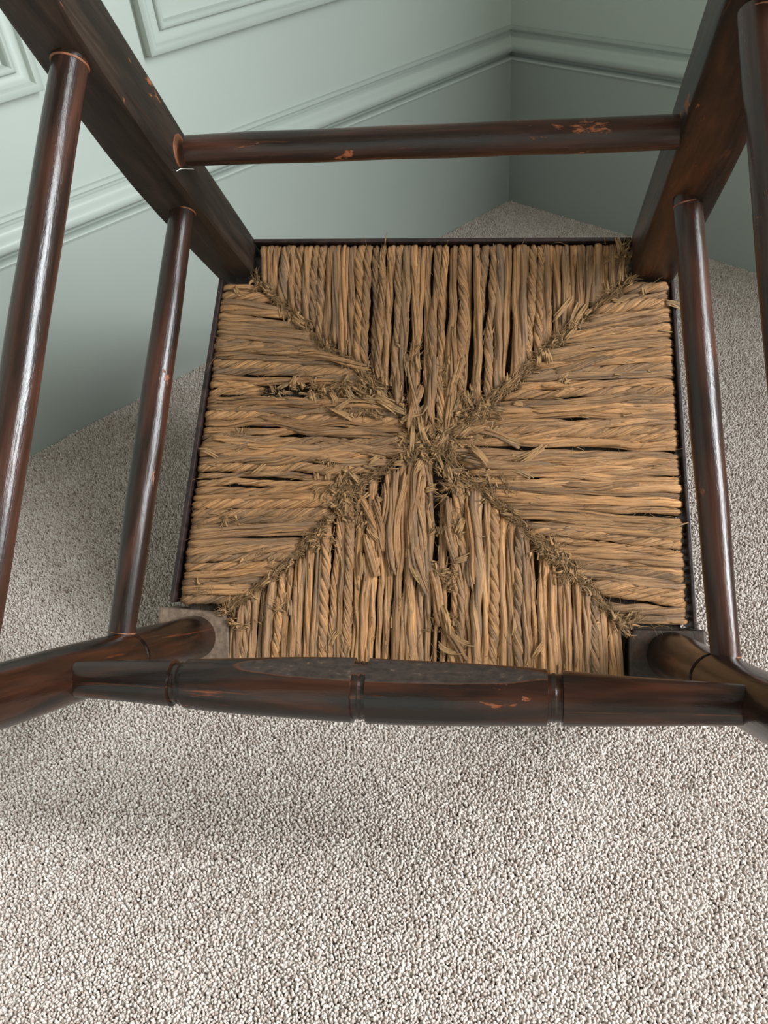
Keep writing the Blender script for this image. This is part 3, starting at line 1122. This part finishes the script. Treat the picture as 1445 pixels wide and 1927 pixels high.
SPOTS = [  # x, y, angle, length, width
    (-0.048, 0.226, -0.55, 0.026, 0.0085), (0.000, 0.232, -1.7, 0.026, 0.0070), (0.046, 0.190, 0.9, 0.018, 0.008), (0.030, 0.205, -2.2, 0.018, 0.007), (-0.010, 0.190, 0.9, 0.016, 0.007), (-0.062, 0.205, 2.6, 0.028, 0.006),
    (-0.036, 0.150, -1.2, 0.022, 0.007), (0.030, 0.130, -1.9, 0.020, 0.006), (-0.012, 0.092, -1.3, 0.024, 0.006), (0.030, 0.186, -0.5, 0.030, 0.006),
    (-0.037, 0.219, -0.6, 0.022, 0.0065), (-0.083, 0.210, 0.5, 0.026, 0.005), (0.092, 0.186, 3.7, 0.030, 0.0060), (0.094, 0.190, 3.9, 0.026, 0.005),
    (-0.011, 0.263, -1.8, 0.020, 0.004), (-0.022, 0.262, -1.5, 0.024, 0.005), (0.112, 0.309, 4.1, 0.030, 0.0045), (0.118, 0.306, 4.2, 0.032, 0.004), (0.123, 0.302, 4.1, 0.028, 0.004),
    (0.180, 0.301, 0.05, 0.018, 0.0055), (0.144, 0.356, -1.4, 0.020, 0.0050), (0.150, 0.340, -1.9, 0.028, 0.0045), (0.090, 0.266, -1.2, 0.016, 0.0045), (0.084, 0.262, -1.3, 0.014, 0.004),
    (-0.026, 0.203, 0.6, 0.024, 0.005), (-0.020, 0.206, 0.5, 0.022, 0.004), (0.013, 0.200, -1.6, 0.022, 0.005), (0.036, 0.223, -0.9, 0.016, 0.005), (0.028, 0.232, -1.6, 0.018, 0.005),
    (-0.014, 0.205, -1.5, 0.030, 0.0040), (-0.009, 0.214, -1.5, 0.034, 0.0045), (0.052, 0.196, -0.5, 0.026, 0.0045), (0.040, 0.166, 0.3, 0.028, 0.005), (0.060, 0.166, 0.1, 0.026, 0.004),
    (-0.060, 0.150, -2.0, 0.028, 0.005), (-0.049, 0.121, -1.1, 0.028, 0.0055), (-0.031, 0.118, -1.3, 0.030, 0.0060), (-0.052, 0.100, -1.4, 0.026, 0.005), (-0.060, 0.135, 0.6, 0.020, 0.003),
    (0.017, 0.080, -0.6, 0.020, 0.005), (0.012, 0.062, -1.0, 0.034, 0.0055), (0.015, 0.045, -1.1, 0.036, 0.0050), (0.010, 0.030, -1.0, 0.030, 0.005), (0.020, 0.092, 0.2, 0.018, 0.005),
    (0.020, 0.118, -1.2, 0.016, 0.004), (-0.118, 0.232, 0.9, 0.014, 0.005), (-0.100, 0.229, -1.2, 0.013, 0.006), (-0.085, 0.231, -0.8, 0.018, 0.005), (-0.070, 0.232, -1.1, 0.014, 0.006),
    (-0.130, 0.229, 0.6, 0.016, 0.004), (-0.060, 0.222, -0.2, 0.018, 0.006), (-0.074, 0.152, 1.2, 0.012, 0.005), (-0.083, 0.154, 1.4, 0.010, 0.005), (-0.091, 0.154, 1.7, 0.010, 0.005),
    (0.100, 0.238, 0.7, 0.020, 0.004), (-0.110, 0.060, -1.4, 0.020, 0.0045), (-0.075, 0.020, 1.4, 0.018, 0.005), (0.085, 0.018, 1.1, 0.018, 0.004), (-0.150, 0.156, 0.5, 0.026, 0.004),
    (-0.195, 0.178, 0.1, 0.022, 0.0045), (-0.170, 0.320, -1.3, 0.014, 0.004), (-0.120, 0.292, -0.7, 0.018, 0.0055), (0.170, 0.120, 0.3, 0.034, 0.005), (0.070, 0.060, -1.4, 0.03, 0.003),
]
for (x, y, a, ln, w) in SPOTS:
    shred(x, y, a, ln, w, 0.005)
for _ in range(62):   # more of them along the four seams and round the centre
    q = rng.random()
    if q < 0.40:
        x, y = rng.normal(0.0, 0.030), 0.182 + rng.normal(0, 0.020)
        a = rng.random() * 6.28
    else:
        sm_ = [SEAM_RL, SEAM_RR, SEAM_FL, SEAM_FR][int(rng.integers(4))]
        i = int(rng.integers(len(sm_) - 1))
        t = rng.random()
        x = sm_[i][0] * (1 - t) + sm_[i + 1][0] * t + rng.normal(0, 0.003)
        y = sm_[i][1] * (1 - t) + sm_[i + 1][1] * t + rng.normal(0, 0.003)
        a = math.atan2(sm_[i + 1][1] - sm_[i][1], sm_[i + 1][0] - sm_[i][0]) + rng.normal(0, 0.6) + (PI if rng.random() < 0.5 else 0)
    shred(x, y, a, rng.uniform(0.009, 0.020), rng.uniform(0.0025, 0.005), 0.004)


# fine fray: nobody could count it
def fray():
    V, F, T, U = [], [], [], []

    def add(p, th, el, ln, w, segs, curl, tint):
        p = Vector(p)
        up = Vector((0, 0, 1))
        base = len(V)
        st = ln / segs
        c = rng.normal(0, curl)
        for i in range(segs + 1):
            t = i / segs
            d = Vector((math.cos(th) * math.cos(el), math.sin(th) * math.cos(el), math.sin(el)))
            sd = d.cross(up)
            sd = sd.normalized() if sd.length > 1e-5 else Vector((1, 0, 0))
            ww = w * (1 - 0.75 * t) * 0.5
            nn = sd.cross(d)
            V.append(tuple(p + sd * ww))
            V.append(tuple(p - sd * ww))
            V.append(tuple(p + nn * ww * 0.5))
            for _ in range(3):
                T.append(tint)
            p = p + d * st
            th += c * st
            el -= rng.uniform(0.1, 0.5)
            if p.z < -0.004:
                el = 0.2
        for i in range(segs):
            a = base + i * 3
            for j in range(3):
                k2 = (j + 1) % 3
                F.append((a + j, a + k2, a + 3 + k2, a + 3 + j))
                U.extend([(j * 0.1 + tint, i * 0.1), (k2 * 0.1 + tint, i * 0.1), (k2 * 0.1 + tint, i * 0.1 + 0.1), (j * 0.1 + tint, i * 0.1 + 0.1)])

    def seam_pts(seam, nper, sig, lo, hi, wlo, whi):
        seg = [(Vector(seam[i]), Vector(seam[i + 1])) for i in range(len(seam) - 1)]
        tot = sum((b - a).length for a, b in seg)
        for a, b in seg:
            for _ in range(int(nper * (b - a).length / tot)):
                if _ % 9 == 0:
                    p = a.lerp(b, rng.random())
                    th0 = math.atan2(b.y - a.y, b.x - a.x) + rng.normal(0, 0.55) + (PI if rng.random() < 0.25 else 0)
                x, y = p.x + rng.normal(0, sig * 0.75), p.y + rng.normal(0, sig * 0.75)
                th = th0 + rng.normal(0, 0.3)
                add((x, y, rng.uniform(-0.003, 0.0025)), th, rng.uniform(-0.1, 1.0), rng.uniform(lo, hi), rng.uniform(wlo, whi) * (0.45 + 1.3 * rng.random() ** 3), 4, 80, rng.random())

    for s in (SEAM_RL, SEAM_FL, SEAM_RR, SEAM_FR):
        seam_pts(s, 1300, 0.0026, 0.004, 0.012, 0.0003, 0.0008)
        seam_pts(s, 260, 0.0030, 0.004, 0.009, 0.0012, 0.0028)
    # tangled clumps
    clumps = [(-0.072, 0.142, 0.010, 330), (-0.088, 0.109, 0.006, 120), (0.036, 0.215, 0.010, 330), (0.052, 0.160, 0.010, 260), (0.099, 0.102, 0.006, 200),
              (0.115, 0.088, 0.006, 160), (0.019, 0.153, 0.009, 160), (-0.049, 0.219, 0.009, 220), (-0.090, 0.231, 0.010, 150), (-0.065, 0.229, 0.009, 190),
              (0.000, 0.183, 0.012, 330), (0.022, 0.186, 0.009, 160), (-0.050, 0.130, 0.010, 170), (0.020, 0.120, 0.008, 130), (0.016, 0.078, 0.008, 130),
              (0.012, 0.045, 0.009, 120), (-0.082, 0.170, 0.006, 60), (-0.122, 0.229, 0.007, 70), (-0.020, 0.262, 0.006, 60), (0.020, 0.245, 0.007, 90),
              (0.150, 0.338, 0.006, 120), (0.104, 0.240, 0.006, 50), (-0.158, 0.187, 0.006, 60), (-0.160, 0.118, 0.005, 40), (-0.185, 0.060, 0.006, 50),
              (-0.125, 0.050, 0.008, 70), (-0.155, 0.040, 0.006, 60), (0.160, 0.05, 0.006, 70), (-0.14, 0.095, 0.006, 40), (-0.075, 0.165, 0.006, 60)]
    for cx_, cy_, sg, nn_ in clumps:
        for _ in range(int(nn_ * 1.6)):
            if _ % 14 == 0:
                tx, ty = cx_ + rng.normal(0, sg), cy_ + rng.normal(0, sg * 0.7)
                tth, tel = rng.random() * 6.28, rng.uniform(0.0, 0.9)
            x, y = tx + rng.normal(0, 0.0014), ty + rng.normal(0, 0.0014)
            if rng.random() < 0.22:
                add((x, y, rng.uniform(-0.002, 0.003)), tth + rng.normal(0, 0.5), rng.uniform(-0.1, 0.7), rng.uniform(0.004, 0.010), rng.uniform(0.0015, 0.0036), 5, 120, rng.random())
            else:
                add((x, y, rng.uniform(-0.003, 0.003)), tth + rng.normal(0, 0.38), tel + rng.normal(0, 0.3), rng.uniform(0.004, 0.012), rng.uniform(0.0003, 0.0010), 4, 90, rng.random())
    # loose straws lying along the cords
    for _ in range(620):
        y = rng.uniform(0.006, 0.345)
        hx = 0.195 - 0.02 * y / 0.33
        x = rng.uniform(-hx, hx)
        if (y > 0.315 or y < 0.05) and abs(x) > 0.148:
            continue
        horizontal = abs(x) / 0.2 > abs(y - 0.184) / 0.175
        th = (0 if horizontal else PI / 2) + rng.normal(0, 0.16) + (PI if rng.random() < 0.5 else 0)
        add((x, y, rng.uniform(0.0012, 0.0030)), th, rng.uniform(0.0, 0.12), rng.uniform(0.008, 0.026), rng.uniform(0.0006, 0.0016), 6, 14, rng.uniform(0.2, 1))
    # long loose hairs anywhere
    for _ in range(900):
        y = rng.uniform(0.005, 0.35)
        hx = 0.20 - 0.02 * y / 0.33
        x = rng.uniform(-hx, hx)
        if (y > 0.32 or y < 0.045) and abs(x) > 0.15:
            continue
        horizontal = abs(x) / 0.2 > abs(y - 0.184) / 0.175
        th = (0 if horizontal else PI / 2) + rng.normal(0, 0.5) + (PI if rng.random() < 0.5 else 0)
        add((x, y, rng.uniform(0.0005, 0.003)), th, rng.uniform(0.0, 0.8), rng.uniform(0.005, 0.018), rng.uniform(0.00025, 0.0005), 5, 60, rng.uniform(0.5, 1))
    o = mesh('frayed_fibres', V, F, M_FRAY, seat, uvs=U)
    at = o.data.attributes.new('tint', 'FLOAT', 'POINT')
    at.data.foreach_set('value', np.array(T, dtype=np.float32))
    o['kind'] = 'stuff'
    o['label'] = 'tangle of fine broken rush fibres along the seams and centre'


fray()

# ------------------------------------------------------------------ a stray white thread on the left rear post
pts = [Vector((-0.1553, 0.3350, 0.1680)), Vector((-0.1545, 0.3385, 0.1640)), Vector((-0.1535, 0.3412, 0.1590)), Vector((-0.1530, 0.3440, 0.1530)),
       Vector((-0.1532, 0.3470, 0.1470)), Vector((-0.1550, 0.3500, 0.1405))]
m_, nt_, N_, L_, B_ = new_mat('white_thread')
B_.inputs['Base Color'].default_value = srgb(225, 222, 214)
B_.inputs['Roughness'].default_value = 0.8
MW = chair.matrix_world
org = MW @ pts[0]
V, F, U = tube([(MW @ p) - org for p in pts], 0.00028, 0.00028, 6, 0, 1, 0, 0, up=Vector((0.3, 0.9, 0.1)))
th = mesh('thread', V, F, m_)
th.location = org
th['label'] = 'short curved white thread stuck to the left rear post of the chair'
th['category'] = 'thread'
